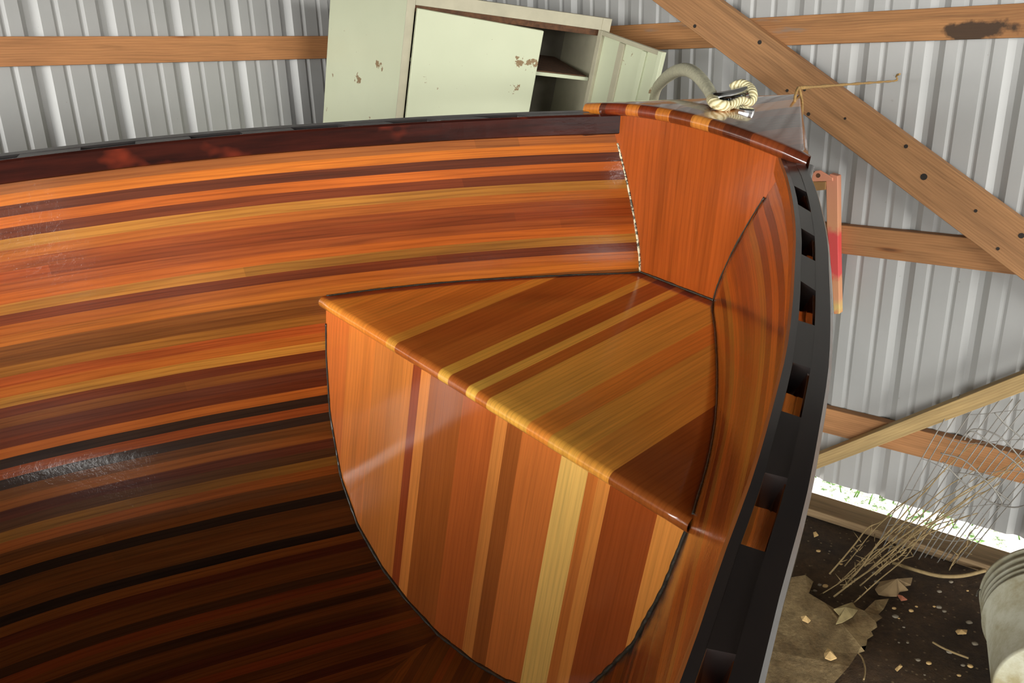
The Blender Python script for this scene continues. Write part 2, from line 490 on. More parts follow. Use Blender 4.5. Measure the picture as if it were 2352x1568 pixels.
# bow bulkhead
QB = .452
Pt = [p for p in section(QB) if p[1] >= -.001]
Pt = [(p[0] + .001, p[1]) for p in Pt]
outl2 = Pt + [(-b_, r_) for b_, r_ in Pt[::-1]] + [(x, .252 + .018 * (1 - (x / .2) ** 2)) for x in np.linspace(-.165, .165, 17)]
slab('bow_bulkhead', outl2, lambda b_, r_: B(b_, QB, r_), 0, lambda b_, r_: (r_, b_ + 3), M_BOWB, thv=B(0, .008, 0) - B(0, 0, 0))

# dark sealant beads along the joints
M_SEAL = plain('dark_sealant_bead', (52, 48, 36), .5, nscale=120, amt=.6, bump=.8, coat=.6)
M_SEALW = NT('cracked_pale_bead'); m = M_SEALW
nn = m.noise(m.uv(1, 1, 'Object'), 170, 3, .6)
m.ln(m.ramp(nn, [(.47, lin((70, 62, 44))), (.53, lin((222, 214, 180)))]), m.p.inputs['Base Color']); m.p.inputs['Roughness'].default_value = .4
M_SEALW = m.m
def bead(P, rad, mat, name='sealant_bead'):
    bm = bmesh.new(); P = spline(P, 3); n = len(P)
    rf = rad if callable(rad) else (lambda t: rad)
    rr = [rf(i / n) * (1 + .5 * noise.noise(V(p) * 90)) for i, p in enumerate(P)]
    tube(bm, P, rr, 8); return link(name, bm, mat, boat)
for s in (1, -1):
    bead([B(s * (b_seat(q_) - .001), q_, .0006) for q_ in np.linspace(0, .45, 26)], .0014, M_SEAL)
bead([B(b_, QB - .001, .001) for b_ in np.linspace(.0765, -.0765, 12)], .0018, M_SEAL)
bead([B(b_ * .997, KL * r_ - .001, r_) for b_, r_ in LP[3:]] + [B(-b_ * .997, KL * r_ - .001, r_) for b_, r_ in LP[::-1][1:-1]], lambda t: .0014 + .0016 * min(1, max(0, t - .08) * 3.2), M_SEAL)
Pb = [p for p in section(QB) if p[1] >= 0 and p[1] < .228]
bead([B(p[0] - .001, QB - .001, p[1]) for p in Pb], .0020, M_SEALW)
bead([B(-(p[0] - .001), QB - .001, p[1]) for p in Pb if p[1] < .2], .0014, M_SEAL)

# --- deck with crowned top and rounded banded edge
deck_bands = bands([(-.17, (96, 44, 24)), (-.12, (120, 58, 28)), (-.075, (84, 40, 22)), (-.05, (112, 56, 26)), (-.02, (206, 132, 56)), (.02, (118, 56, 24)), (.045, (196, 116, 44)), (.08, (128, 52, 24)), (.105, (208, 122, 46)),
                    (.15, (138, 56, 26)), (.165, (96, 44, 24)), (.3, (212, 128, 44))], -.22, .22)
M_DECK = wood('deck_strips', ramp=deck_bands, rampscale=(-.22, .22), rough=.3, coat=1., coat_rough=.05, contrast=.25, fabric=.05); M_DECK.node_tree.nodes['Principled BSDF'].inputs['Coat IOR'].default_value = 1.8
bm = bmesh.new(); uvl = bm.loops.layers.uv.verify()
def deck_half(q_): # straight sides to the stem, rounded aft corners
    w = .006 + (.203 - .006) * (.752 - q_) / (.752 - .43)
    return w
ND = 28
def dz(b_, q_):
    w = deck_half(q_)
    return .270 + .024 * (1 - min(1, (b_ / max(w, .01))) ** 2) * (w / .203) ** 1.0
prof_d = [(.000, 0.), (-.006, -.0015), (-.0095, -.006), (-.0105, -.011), (-.009, -.016), (-.004, -.0195), (.01, -.020)]
qd = [.43 + .012 * i for i in range(27)] + [.752]
grid = []
for (dq_, dz_) in prof_d[::-1]:
    grid.append([(.203 * (1 - 2 * k / ND), .436 + dq_, dz_) for k in range(ND + 1)])
for q_ in qd[1:]:
    w = deck_half(q_); grid.append([(w * (1 - 2 * k / ND), q_, 0.) for k in range(ND + 1)])
vg = []
for row in grid:
    rr = []
    for (b_, q_, dd) in row:
        bul = 0.012 * (1 - (b_ / .203) ** 2) if q_ < .45 else 0
        rr.append(bm.verts.new(V(B(b_, q_ - bul * (1 if q_ < .445 else .5), dz(b_, max(q_, .43)) + dd))))
    vg.append(rr)
for i in range(len(vg) - 1):
    for k in range(ND):
        f = bm.faces.new([vg[i][k], vg[i + 1][k], vg[i + 1][k + 1], vg[i][k + 1]]); f.smooth = True
        for l, (ii, kk) in zip(f.loops, ((i, k), (i + 1, k), (i + 1, k + 1), (i, k + 1))):
            l[uvl].uv = (grid[ii][kk][1], grid[ii][kk][0])
# side skirts of the deck
lo = []
for i in range(len(vg)):
    pass
for k in (0, ND):
    prev = None
    for i in range(6, len(vg)):
        b_, q_, dd = grid[i][k]
        top = vg[i][k]; s = 1 if k == 0 else -1
        lowv = bm.verts.new(V(B(b_ - s * .001, q_, .270 - .019)))
        if prev:
            f = bm.faces.new([prev[0], top, lowv, prev[1]])
            for l in f.loops: l[uvl].uv = (q_, s * .17)
        prev = (top, lowv)
deck = link('deck', bm, M_DECK, boat)
# underside filler so that the deck is a solid board
bm = bmesh.new()
O = [(.186, .462), (.004, .745), (-.004, .745), (-.186, .462)]
Pd = [B(b_, q_, .251) for b_, q_ in O] + [B(b_ * .98, q_, .268) for b_, q_ in O]
hexa(bm, Pd); link('deck_core', bm, M_RAIL, boat)
# black end blocks of the gunwale beneath the deck corners
for s in (1, -1):
    bm = bmesh.new()
    P = []
    for r_ in (.224, .2515):
        for b_, q_ in ((b_in(.44) + .001, .46), (b_in(.405) + .001, .405), (b_in(.405) + .047, .405), (b_in(.44) + .047, .46)):
            P.append(B(s * b_, q_, r_))
    hexa(bm, P)
    o = link('corner_block', bm, M_TOPRAIL, boat, bevel=.003)

# --- bow fitting: steel tube cleat on the deck
M_STEEL = plain('polished_steel', (205, 208, 210), .16, 1., 40, .05, bump=.02)
fit = empty('mooring_cleat', V(B(.0, .60, .288)), 'polished steel cleat', None); fit.parent = boat; fit.location = V(B(-.03, .55, .285)) - boat.location
del fit['label']
fl = V(B(-.03, .55, .285))
def dk(x, y, lift=0.):
    return onr(x, y, .285) + BF[:, 2] * lift
bm = bmesh.new(); hp_ = spline([at_depth(1637, 224, 1.265), at_depth(1652, 222, 1.270), at_depth(1680, 217, 1.285), at_depth(1706, 210, 1.30), at_depth(1722, 205, 1.31)], 6)
tube(bm, hp_, [.0045, .0058, .0066] + [.0072] * 19 + [.0066, .0058, .0045], 14)
link('horn', bm, M_STEEL, boat)
for (x, y0, y1) in ((1676, 220, 250), (1707, 212, 244)):
    a = at_depth(x, y0, 1.287 if x < 1690 else 1.30); b2 = onr(x, y1, .286)
    bm = bmesh.new(); tube(bm, [a, (a + b2) / 2, b2], [.0045, .0045, .0075], 12); link('cleat_post', bm, M_STEEL, boat, smooth=False)
bm = bmesh.new()
c0 = onr(1694, 249, .288); ux = BF[:, 0] * -1; uy = BF[:, 1]
ring = [c0 + ux * .030 * cos(2 * PI * k / 20) + uy * .011 * sin(2 * PI * k / 20) for k in range(20)]
t_ = [bm.verts.new(V(p + BF[:, 2] * .004)) for p in ring]; b_ = [bm.verts.new(V(p - BF[:, 2] * .006)) for p in ring]
bm.faces.new(t_); bm.faces.new(b_[::-1])
for k in range(20): bm.faces.new([t_[k], t_[(k + 1) % 20], b_[(k + 1) % 20], b_[k]])
link('cleat_base', bm, M_STEEL, boat, bevel=.002)
bpy.data.objects.remove(fit)

# ropes
M_ROPE = NT('cream_braided_rope'); m = M_ROPE
wv = m.node('ShaderNodeTexWave', wave_type='BANDS', bands_direction='DIAGONAL'); wv.inputs['Scale'].default_value = 90; wv.inputs['Distortion'].default_value = 1.
m.ln(m.uv(1, 1), wv.inputs['Vector'])
m.ln(m.ramp(wv.outputs['Fac'], [(0, lin((170, 155, 105))), (.6, lin((236, 226, 184)))]), m.p.inputs['Base Color']); m.p.inputs['Roughness'].default_value = .8
m.ln(m.bump(wv.outputs['Fac'], .5, .002), m.p.inputs['Normal']); M_ROPE = m.m
M_GROPE = plain('weathered_grey_rope', (196, 192, 164), .85, nscale=140, amt=.25, bump=.6)
D0 = 1.29
bm = bmesh.new()
tube(bm, spline([at_depth(1681, 201, D0 + .035), at_depth(1690, 195, D0 + .03), at_depth(1706, 192, D0 + .025), at_depth(1722, 200, D0 + .015), at_depth(1730, 214, D0), at_depth(1729, 228, D0 - .005), at_depth(1719, 236, D0 - .012),
                 at_depth(1704, 231, D0 - .022), at_depth(1686, 238, D0 - .032), at_depth(1672, 243, D0 - .04)], 8), .0066, 12)
o = link('rope_loop', bm, M_ROPE); tag(o, 'cream braided rope loop passed round the end of the steel cleat on the deck', 'rope')
bm = bmesh.new()
tube(bm, spline([at_depth(1634, 228, D0 - .02), at_depth(1640, 236, D0 - .045), at_depth(1655, 242, D0 - .05), at_depth(1668, 243, D0 - .045)], 8), .0082, 12)
tube(bm, spline([at_depth(1636, 236, D0 - .04), at_depth(1646, 243, D0 - .05), at_depth(1660, 247, D0 - .05), at_depth(1672, 247, D0 - .04)], 8), .0058, 12)
o = link('rope_knot', bm, M_ROPE); tag(o, 'cream rope knot tied at the left foot of the steel cleat', 'rope')
bm = bmesh.new()
P = [at_depth(1643, 238, D0 - .04), at_depth(1637, 224, D0 - .01), at_depth(1622, 198, 1.34), at_depth(1600, 172, 1.42), at_depth(1575, 160, 1.54), at_depth(1548, 166, 1.75), at_depth(1521, 187, 2.10),
     at_depth(1505, 215, 2.45), at_depth(1493, 300, 2.6), at_depth(1488, 520, 2.62), at_depth(1480, 800, 2.75)]
P.append(np.array([P[-1][0] + .1, P[-1][1] - .05, .02]))
tube(bm, spline(P, 10), [.0078 + .0065 * min(1, i / 60) for i in range(111)], 12)
o = link('thick_rope', bm, M_GROPE); tag(o, 'thick grey-green rope arching up from the cleat and back behind the open cabinet door', 'rope')

# twine at the stem
M_TWINE = plain('tan_twine', (176, 140, 84), .9, nscale=200, amt=.35, bump=.7)
bm = bmesh.new()
tip = B(0, .758, .281)
td = float((M3 @ (tip - EYE))[2]); tpx = 1176 + FPX * float((M3 @ (tip - EYE))[0]) / td - 1822; tpy = 784 + FPX * float((M3 @ (tip - EYE))[1]) / td - 213
w_end = onR(2054, 186, 2.765)
P = [tip + (w_end - tip) * t for t in np.linspace(0, 1, 24)]
P += [onR(2060, 184, 2.77), onR(2061, 180, 2.77), onR(2058, 176, 2.76), onR(2061, 172, 2.75), onR(2067, 170, 2.74)]
tube(bm, P, [.0028 * (1 + .3 * sin(i * 1.9)) for i in range(len(P))], 8)
def tw(x, y, c): return at_depth(x + tpx, y + tpy, td + c)
P = spline([tip, tw(1824, 225, 0), tw(1828, 250, 0.), tw(1826, 282, -.01), tw(1819, 289, -.03), tw(1811, 262, -.05), tw(1812, 232, -.05), tw(1818, 214, -.03), tip], 5)
tube(bm, P, .0024, 8)
o = link('twine', bm, M_TWINE); tag(o, 'frayed tan twine looped over the stem and tied off at the ribbed wall', 'twine')

# ------------------------------------------------------------------ barn shell
M_WALL = NT('painted_steel_siding'); m = M_WALL
n1 = m.noise(m.uv(1, 1, 'Object'), 2.2, 5, .6); n2 = m.noise(m.uv(1, 1, 'Object'), 55, 4, .7)
c = m.ramp(n1, [(.3, lin((163, 163, 161))), (.7, lin((174, 174, 172)))])
c = m.mul(c, lin((110, 96, 74)), m.ramp(n2, [(.70, g(0.)), (.76, g(.6))]), 'MIX')
m.ln(c, m.p.inputs['Base Color']); m.p.inputs['Roughness'].default_value = .38
M_WALL = m.m
CORNER = NL * DW + NR * DW
def siding(name, N, D, s_phase, spacing, length, z0, z1, k):
    """D: horizontal run direction from the corner; profile of grooves pushed outwards"""
    bm = bmesh.new(); prof = []
    s = s_phase % spacing - spacing
    xs = [(-.0, 0.)]
    while s < length:
        for c_, w, fl, dp in ((0, .008, .020, .021 * k), (spacing * .333, .002, .009, .006 * k), (spacing * .667, .002, .009, .006 * k)):
            for a, d in ((-w - fl, 0), (-w, dp), (w, dp), (w + fl, 0)):
                p = s + c_ + a
                if 0 < p < length: xs.append((p, d))
        s += spacing
    xs.append((length, 0.)); xs.sort(key=lambda t: t[0])
    rows = []
    for z in (z0, z1):
        rows.append([bm.verts.new(V(CORNER + D * p + N * d + UP * z)) for p, d in xs])
    back = [[bm.verts.new(V(CORNER + D * p + N * .05 + UP * z)) for p in (0, length)] for z in (z0, z1)]
    for i in range(len(xs) - 1):
        bm.faces.new([rows[0][i], rows[0][i + 1], rows[1][i + 1], rows[1][i]])
    bm.faces.new([back[0][0], back[0][1], back[1][1], back[1][0]])
    bm.faces.new([rows[1][0], *rows[1][1:], back[1][1], back[1][0]])
    bm.faces.new([rows[0][0], *rows[0][1:], back[0][1], back[0][0]])
    o = link(name, bm, M_WALL, recalc=True); o['kind'] = 'structure'; return o
dL_ = np.array([-sin(AZ), -cos(AZ), 0])       # along the left wall, from the corner towards the viewer
dR_ = np.array([cos(AZ), -sin(AZ), 0])
sL = (onL(62, 0) - CORNER) @ dL_
sR = (onR(2098, 490) - CORNER) @ dR_
siding('wall_left', NL, dL_, sL, .2286, 9.9, 0.02, 3.3, 1)
siding('wall_right', NR, dR_, sR, .2178, 11.5, .082, 3.3, .62)

M_GIRT = wood('pine_girt', (174, 124, 78), rough=.75, contrast=.26, knots=True)
M_GIRTS = wood('pine_girt_stained', (172, 122, 74), rough=.75, contrast=.32, knots=True, stain=.9)
M_BRACE = wood('pine_plank', (172, 126, 82), rough=.75, contrast=.26, knots=False, fine=70)
M_PALE = wood('pale_pine', (184, 156, 104), rough=.75, contrast=.28, knots=True)
def add_stain(mat, c_local, ax, ru, rz):
    t = mat.node_tree; n = t.nodes; l = t.links; p = n['Principled BSDF']
    old = p.inputs['Base Color'].links[0].from_socket
    tc = n.new('ShaderNodeTexCoord'); sub = n.new('ShaderNodeVectorMath'); sub.operation = 'SUBTRACT'; sub.inputs[1].default_value = c_local; l.new(tc.outputs['Object'], sub.inputs[0])
    nz = n.new('ShaderNodeTexNoise'); nz.inputs['Scale'].default_value = 26; nz.inputs['Detail'].default_value = 4; l.new(tc.outputs['Object'], nz.inputs['Vector'])
    du = n.new('ShaderNodeVectorMath'); du.operation = 'DOT_PRODUCT'; du.inputs[1].default_value = tuple(float(x) / ru for x in ax); l.new(sub.outputs[0], du.inputs[0])
    dz_ = n.new('ShaderNodeVectorMath'); dz_.operation = 'DOT_PRODUCT'; dz_.inputs[1].default_value = (0, 0, 1 / rz); l.new(sub.outputs[0], dz_.inputs[0])
    cb = n.new('ShaderNodeCombineXYZ'); l.new(du.outputs['Value'], cb.inputs[0]); l.new(dz_.outputs['Value'], cb.inputs[1])
    ln = n.new('ShaderNodeVectorMath'); ln.operation = 'LENGTH'; l.new(cb.outputs[0], ln.inputs[0])
    ma = n.new('ShaderNodeMath'); ma.operation = 'MULTIPLY_ADD'; ma.inputs[1].default_value = 1.6; l.new(nz.outputs['Fac'], ma.inputs[0]); l.new(ln.outputs['Value'], ma.inputs[2])
    rp_ = n.new('ShaderNodeValToRGB'); rp_.color_ramp.elements[0].position = .85; rp_.color_ramp.elements[0].color = (.95, .95, .95, 1); rp_.color_ramp.elements[1].position = 1.0; rp_.color_ramp.elements[1].color = (0, 0, 0, 1)
    mh = n.new('ShaderNodeMath'); mh.operation = 'MULTIPLY'; mh.inputs[1].default_value = .5; l.new(ma.outputs[0], mh.inputs[0]); l.new(mh.outputs[0], rp_.inputs['Fac'])
    mx = n.new('ShaderNodeMix'); mx.data_type = 'RGBA'; l.new(rp_.outputs['Color'], mx.inputs[0]); l.new(old, mx.inputs[6]); mx.inputs[7].default_value = lin((58, 40, 24)); l.new(mx.outputs[2], p.inputs['Base Color'])
def girt(N, D, z0, z1, s0, s1, mat, name, label, d=2.762):
    bm = bmesh.new(); o = N * d + D * s0 + UP * z0
    base = CORNER - (CORNER @ N) * N
    box(bm, base + N * d + D * s0 + UP * z0, D * (s1 - s0), N * (DW - d - .001), UP * (z1 - z0))
    ob = link(name, bm, mat, bevel=.002); tag(ob, label, 'timber'); return ob
girt(NL, dL_, 1.616, 1.699, .05, 9.0, wood('pine_girt_orange', (190, 132, 82), rough=.7, contrast=.24, knots=True), 'wall_girt', 'orange-brown pine girt running along the left ribbed wall')
girt(NR, dR_, 1.6105, 1.6995, .045, 6.3, M_GIRTS, 'wall_girt', 'topmost pine girt on the right wall with a dark knot stain')
tg = bpy.data.objects['wall_girt.001']
add_stain(M_GIRTS, tuple(V(onR(2245, 70, 2.762)) - tg.location), dR_, .085, .026)
girt(NR, dR_, .948, 1.043, .045, 6.3, M_GIRT, 'wall_girt', 'middle pine girt on the right wall, behind the long diagonal brace')
girt(NR, dR_, .291, .386, .045, 6.3, M_GIRT, 'wall_girt', 'lowest pine girt on the right wall, crossed by the pale diagonal brace')

def plank_px(name, pts, d_front, th, mat, N=NR, label=None, cat='timber'):
    """pts: four corners in the photograph on the plane at distance d_front, thickness towards the wall"""
    P = [hit(x, y, N, d_front) for x, y in pts]
    bm = bmesh.new(); hexa(bm, P + [p + N * th for p in P])
    o = link(name, bm, mat, bevel=.002)
    if label: tag(o, label, cat)
    return o
# long brace: lower edge and upper edge lines, extended beyond the frame
def ext(a, b, t0, t1): return [(a[0] + (b[0] - a[0]) * t, a[1] + (b[1] - a[1]) * t) for t in (t0, t1)]
l1 = ext((1497, 0), (2352, 645), -.35, 1.30); u1 = ext((1652, 0), (2352, 508), -.35, 1.48)
plank_px('diagonal_brace', [l1[0], l1[1], u1[1], u1[0]], 2.722, .038, M_BRACE, label='wide weathered plank brace running diagonally down across the right wall')
br = bpy.data.objects['diagonal_brace']
M_BOLT = plain('dark_nail', (44, 36, 30), .6, .3, nscale=80)
for x, y, r_ in ((1745, 97, .007), (1596, 60, .006), (1848, 206, .005), (1808, 208, .005), (1857, 262, .006), (2081, 336, .006), (2122, 406, .010), (2241, 484, .005), (2346, 541, .008), (1941, 272, .004), (2292, 571, .005)):
    p = onR(x, y, 2.722); bm = bmesh.new(); tube(bm, [p - NR * .0012, p + NR * .004], r_, 12); link('nail_head', bm, M_BOLT, br)
l2 = ext((1887, 1073), (2352, 899), -.22, 1.6); u2 = ext((1890, 1040), (2352, 857), -.22, 1.6)
plank_px('diagonal_brace', [l2[0], l2[1], u2[1], u2[0]], 2.70, .055, M_PALE, label='pale pine brace rising to the right in front of the lowest girt')
# sill timber on the ground under the right wall
bm = bmesh.new()
a = onZ(1700, 1150, .05); 
base = CORNER - (CORNER @ NR) * NR
box(bm, base + NR * 2.66 + dR_ * .3 + UP * .0, dR_ * 5.7, NR * .125, UP * .030)
o = link('sill_board', bm, wood('dirty_sill_wood', (146, 122, 88), rough=.85, contrast=.35), bevel=.004); tag(o, 'long dirty pine board lying on the floor below the gap under the right wall', 'board')

# floor
M_FLOOR = NT('dirt_floor'); m = M_FLOOR
n1 = m.noise(m.uv(1, 1, 'Object'), 3.2, 6, .65); n2 = m.noise(m.uv(1, 1, 'Object'), 40, 6, .75)
c = m.ramp(n1, [(.35, lin((54, 40, 26))), (.65, lin((92, 70, 46)))])
c = m.mul(c, m.ramp(n2, [(.3, g(.55)), (.7, g(1.35))]))
vo = m.node('ShaderNodeTexVoronoi'); vo.inputs['Scale'].default_value = 42; m.ln(m.uv(1, 1, 'Object'), vo.inputs['Vector'])
c = m.mul(c, lin((150, 130, 96)), m.ramp(vo.outputs['Distance'], [(.10, g(.7)), (.18, g(0.))]), 'MIX')
m.ln(c, m.p.inputs['Base Color']); m.p.inputs['Roughness'].default_value = .95
m.ln(m.bump(n2, .9, .012), m.p.inputs['Normal']); M_FLOOR = m.m
bm = bmesh.new()
nx, ny = 150, 150; vv = []
cen = CORNER * 1.0
for i in range(nx + 1):
    row = []
    for j in range(ny + 1):
        a = .0 + 11.5 * (i / nx) ** 1.4; b_ = .0 + 11.5 * (j / ny) ** 1.4
        p = CORNER + dL_ * a + dR_ * b_
        h = -.006 + .010 * noise.noise(Vector((p[0] * 3, p[1] * 3, 0))) + .006 * noise.noise(Vector((p[0] * 13, p[1] * 13, 2)))
        p = np.array([p[0], p[1], min(h, .002)]); row.append(bm.verts.new(V(p)))
    vv.append(row)
for i in range(nx):
    for j in range(ny):
        f = bm.faces.new([vv[i][j], vv[i + 1][j], vv[i + 1][j + 1], vv[i][j + 1]]); f.smooth = True
o = link('floor', bm, M_FLOOR); o['kind'] = 'structure'
for p in o.data.polygons: p.use_smooth = True
# added back wall bay blocks light mirrored in the hull; headers cut high light
bm = bmesh.new(); box(bm, np.array([-.35, -3.66, 0]), np.array([2.9, 0, 0]), np.array([0, -.06, 0]), UP * 3.29)
box(bm, np.array([-6.6, -3.66, 2.15]), np.array([6.25, 0, 0]), np.array([0, -.06, 0]), UP * 1.14)
box(bm, np.array([2.55, -3.66, 2.15]), np.array([6.0, 0, 0]), np.array([0, -.06, 0]), UP * 1.14)
o = link('wall_back_blocker', bm, M_WALL); o['kind'] = 'structure'
# roof
M_ROOF = wood('dark_roof_boards', (62, 50, 38), rough=.85, contrast=.3)
bm = bmesh.new(); box(bm, CORNER + UP * 3.3 - dL_ * .2 - dR_ * .2, dL_ * 11.9, dR_ * 11.9, UP * .06)
o = link('ceiling', bm, M_ROOF); o['kind'] = 'structure'
# ground outside
M_OUT = NT('sunlit_ground'); m = M_OUT
n1 = m.noise(m.uv(1, 1, 'Object'), 22, 6, .75); 
m.ln(m.ramp(n1, [(.40, lin((70, 110, 40))), (.48, lin((205, 198, 190))), (.60, lin((235, 230, 232)))]), m.p.inputs['Base Color']); m.p.inputs['Roughness'].default_value = .9
M_OUT = m.m
bm = bmesh.new(); 
c0 = CORNER
P = [c0 + NR * .06 - dR_ * 3, c0 + NR * .06 + dR_ * 7, c0 + NR * 6 + dR_ * 7, c0 + NR * 6 - dR_ * 3]
hexa(bm, [p + UP * -.06 for p in P] + [p + UP * (.0 if i < 2 else .15) for i, p in enumerate(P)])
o = link('ground', bm, M_OUT); o['kind'] = 'structure'

# hedge added outside the right wall to block sky light through the gap
M_SHRUB = plain('shrub_leaves', (70, 104, 44), .8, nscale=14, amt=.5, bump=.5)
bm = bmesh.new(); rh = random.Random(9)
hx, hz = 110, 18
def hp(i, j, back):
    s_ = -1.5 + 11.0 * i / hx; z_ = .02 + 2.3 * j / hz
    d_ = 3.75 + back + .22 * noise.noise(Vector((s_ * 2.3, z_ * 2.6, back))) + .10 * noise.noise(Vector((s_ * 8, z_ * 8, back))) + .25 * (j / hz) ** 3 * (1 if not back else -1)
    zz = z_ + .10 * noise.noise(Vector((s_ * 3, 1, back)))
    return CORNER + dR_ * s_ + NR * (d_ - DW) + UP * max(zz, .0)
F_ = [[bm.verts.new(V(hp(i, j, 0))) for j in range(hz + 1)] for i in range(hx + 1)]; K_ = [[bm.verts.new(V(hp(i, j, .8))) for j in range(hz + 1)] for i in range(hx + 1)]
for i in range(hx):
    for j in range(hz):
        bm.faces.new([F_[i][j], F_[i + 1][j], F_[i + 1][j + 1], F_[i][j + 1]]); bm.faces.new([K_[i][j], K_[i][j + 1], K_[i + 1][j + 1], K_[i + 1][j]])
    bm.faces.new([F_[i][hz], F_[i + 1][hz], K_[i + 1][hz], K_[i][hz]])
for k in range(2600):
    s_ = rh.uniform(-1.5, 9.5); z_ = rh.uniform(.02, 2.4); c_ = CORNER + dR_ * s_ + NR * (.80 + rh.uniform(-.08, .1)) + UP * z_
    a = np.array([rh.gauss(0, 1) for _ in range(3)]); a /= np.linalg.norm(a); b_ = np.cross(a, [rh.gauss(0, 1), .3, 1]); b_ /= np.linalg.norm(b_)
    bm.faces.new([bm.verts.new(V(x)) for x in (c_ - a * .05, c_ + b_ * .02, c_ + a * .05, c_ - b_ * .02)])
o = link('sky_block_hedge', bm, M_SHRUB, recalc=False); tag(o, 'green hedge added outside to block sky light at the gap under the right wall', 'sky_block_hedge', kind='stuff')
# grass and weeds along the gap
M_GRASS = plain('weed_green', (96, 140, 52), .7, nscale=30, amt=.3, bump=0)
rg = random.Random(5)
bm = bmesh.new()
for i in range(240):
    s_ = rg.uniform(1.0, 4.2); p = CORNER + dR_ * s_ + NR * rg.uniform(.07, .3) + UP * .0
    h = rg.uniform(.02, .07); lean = np.array([rg.uniform(-1, 1), rg.uniform(-1, 1), 0]) * .03; w = dR_ * .003
    q1 = p + lean * .5 + UP * h * .6; q2 = p + lean + UP * h
    v = [bm.verts.new(V(x)) for x in (p - w, p + w, q1 + w * .7, q2, q1 - w * .7)]
    bm.faces.new(v)
o = link('grass', bm, M_GRASS); tag(o, 'green grass blades outside the gap under the right wall', 'grass', kind='stuff')

# ------------------------------------------------------------------ steel cabinet
M_CAB = NT('cream_enamel'); m = M_CAB
n1 = m.noise(m.uv(1, 1, 'Object'), 9, 5, .7); n2 = m.noise(m.uv(1, 1, 'Object'), 60, 4, .7); n3 = m.noise(m.uv(1, 1, 'Object'), 2.5, 3, .6)
c = m.ramp(n3, [(.3, lin((196, 201, 172))), (.7, lin((204, 209, 180)))])
rust = m.ramp(n1, [(.645, g(0.)), (.665, g(.85))])
c = m.mul(c, lin((122, 84, 40)), rust, 'MIX')
c = m.mul(c, lin((140, 120, 80)), m.ramp(n2, [(.70, g(0.)), (.74, g(.7))]), 'MIX')
m.ln(c, m.p.inputs['Base Color']); m.p.inputs['Roughness'].default_value = .35
M_CAB = m.m
M_CABG = plain('greyed_enamel', (178, 172, 148), .45, nscale=14, amt=.12, bump=.05)
M_CABIN = plain('cabinet_inside', (112, 106, 92), .6, nscale=10, amt=.3, bump=.05)
M_RUST = plain('rusted_steel', (92, 60, 36), .85, nscale=60, amt=.5, bump=.4)
CA = np.array([-0.28864701, 2.77146202, 0.20523728]) + EYE
CRm = np.array([[0.9314862266938391, -0.30835955644957813, 0.19299687413503158], [0.3399613451333477, 0.9266989806277447, -0.1601726665777398], [-0.1294592341040169, 0.21481010974746595, 0.9680376663412861]])
def K(x, y, z): return CA + CRm @ np.array([x, y, z])
HC = 1.765; WC = .713
cab = empty('metal_cabinet', V(K(WC, 0, -HC)), 'leaning cream enamelled steel cabinet with rust spots, one door shut and one swung open', 'cabinet')
def cbox(name, x0, x1, y0, y1, z0, z1, mat, bevel=.0015, parent=cab):
    bm = bmesh.new(); P = [K(x, y, z) for z in (z0, z1) for x, y in ((x0, y0), (x1, y0), (x1, y1), (x0, y1))]
    hexa(bm, P); return link(name, bm, mat, parent, bevel=bevel)
DC = .36
ang = math.radians(112.5); SX, SY = .45 * cos(ang), .45 * sin(ang)
# left side panel swings out slightly from the racked frame
bm = bmesh.new()
def KT(x, y, z, top=0.): return K(x, y, z - (.22 * max(y, 0) if z > -.05 else 0))
hexa(bm, [KT(x, y, z) for z in (-HC, .0) for x, y in ((0, 0.001), (SX, SY), (SX + .004, SY + .001), (.004, .001))]); link('side_panel', bm, M_CAB, cab)
bm = bmesh.new(); hexa(bm, [KT(x, y, z) for z in (-HC, 0.) for x, y in ((WC - .004, 0), (WC, 0), (WC, DC), (WC - .004, DC))]); link('side_panel', bm, M_CABG, cab)
bm = bmesh.new()
hexa(bm, [KT(x, y, z) for z in (-HC, -.001) for x, y in ((SX, SY), (WC, DC), (WC, DC + .003), (SX, SY + .003))]); link('back_panel', bm, M_CABIN, cab)
for z in (-.004, -HC + .02):
    bm = bmesh.new(); hexa(bm, [KT(x, y, zz) for zz in (z - .003, z + .003) for x, y in ((0, 0), (WC, 0), (WC, DC), (SX, SY))]); link('top_panel' if z > -1 else 'bottom_panel', bm, M_CABG, cab)
cbox('frame_stile', 0, .027, -.002, .02, -HC, 0, M_CABG); cbox('frame_stile', .679, WC, -.002, .02, -HC, 0, M_CABG)
cbox('top_rail', .027, .679, -.002, .012, -.040, 0, M_CABG); cbox('top_rail', .027, .679, .003, .02, -.060, -.040, M_RUST)
cbox('bottom_rail', .027, .679, -.002, .02, -HC, -HC + .05, M_CABG)
for z in (-.214, -.50, -.80, -1.1, -1.4):
    cbox('shelf', .03, .675, .01, .34, z, z + .012, M_CAB)
    if z > -.3:
        bm = bmesh.new(); hexa(bm, [K(x, y, zz) for zz in (z + .0122, z + .015) for x, y in ((.4, .02), (.67, .02), (.67, .33), (.4, .33))]); link('shelf_rust', bm, M_RUST, cab)
# shut door, sagging to the right
bm = bmesh.new()
Z = HC - .06
P = [K(.030, -.004, -Z), K(.455, -.004, -Z), K(.455, -.022, -Z), K(.030, -.022, -Z), K(.030, -.004, -.046), K(.464, -.004, -.064), K(.464, -.022, -.064), K(.030, -.022, -.046)]
hexa(bm, P); dr = link('door', bm, M_CAB, cab, bevel=.003); dr['label'] = 'shut door, sagging a little'
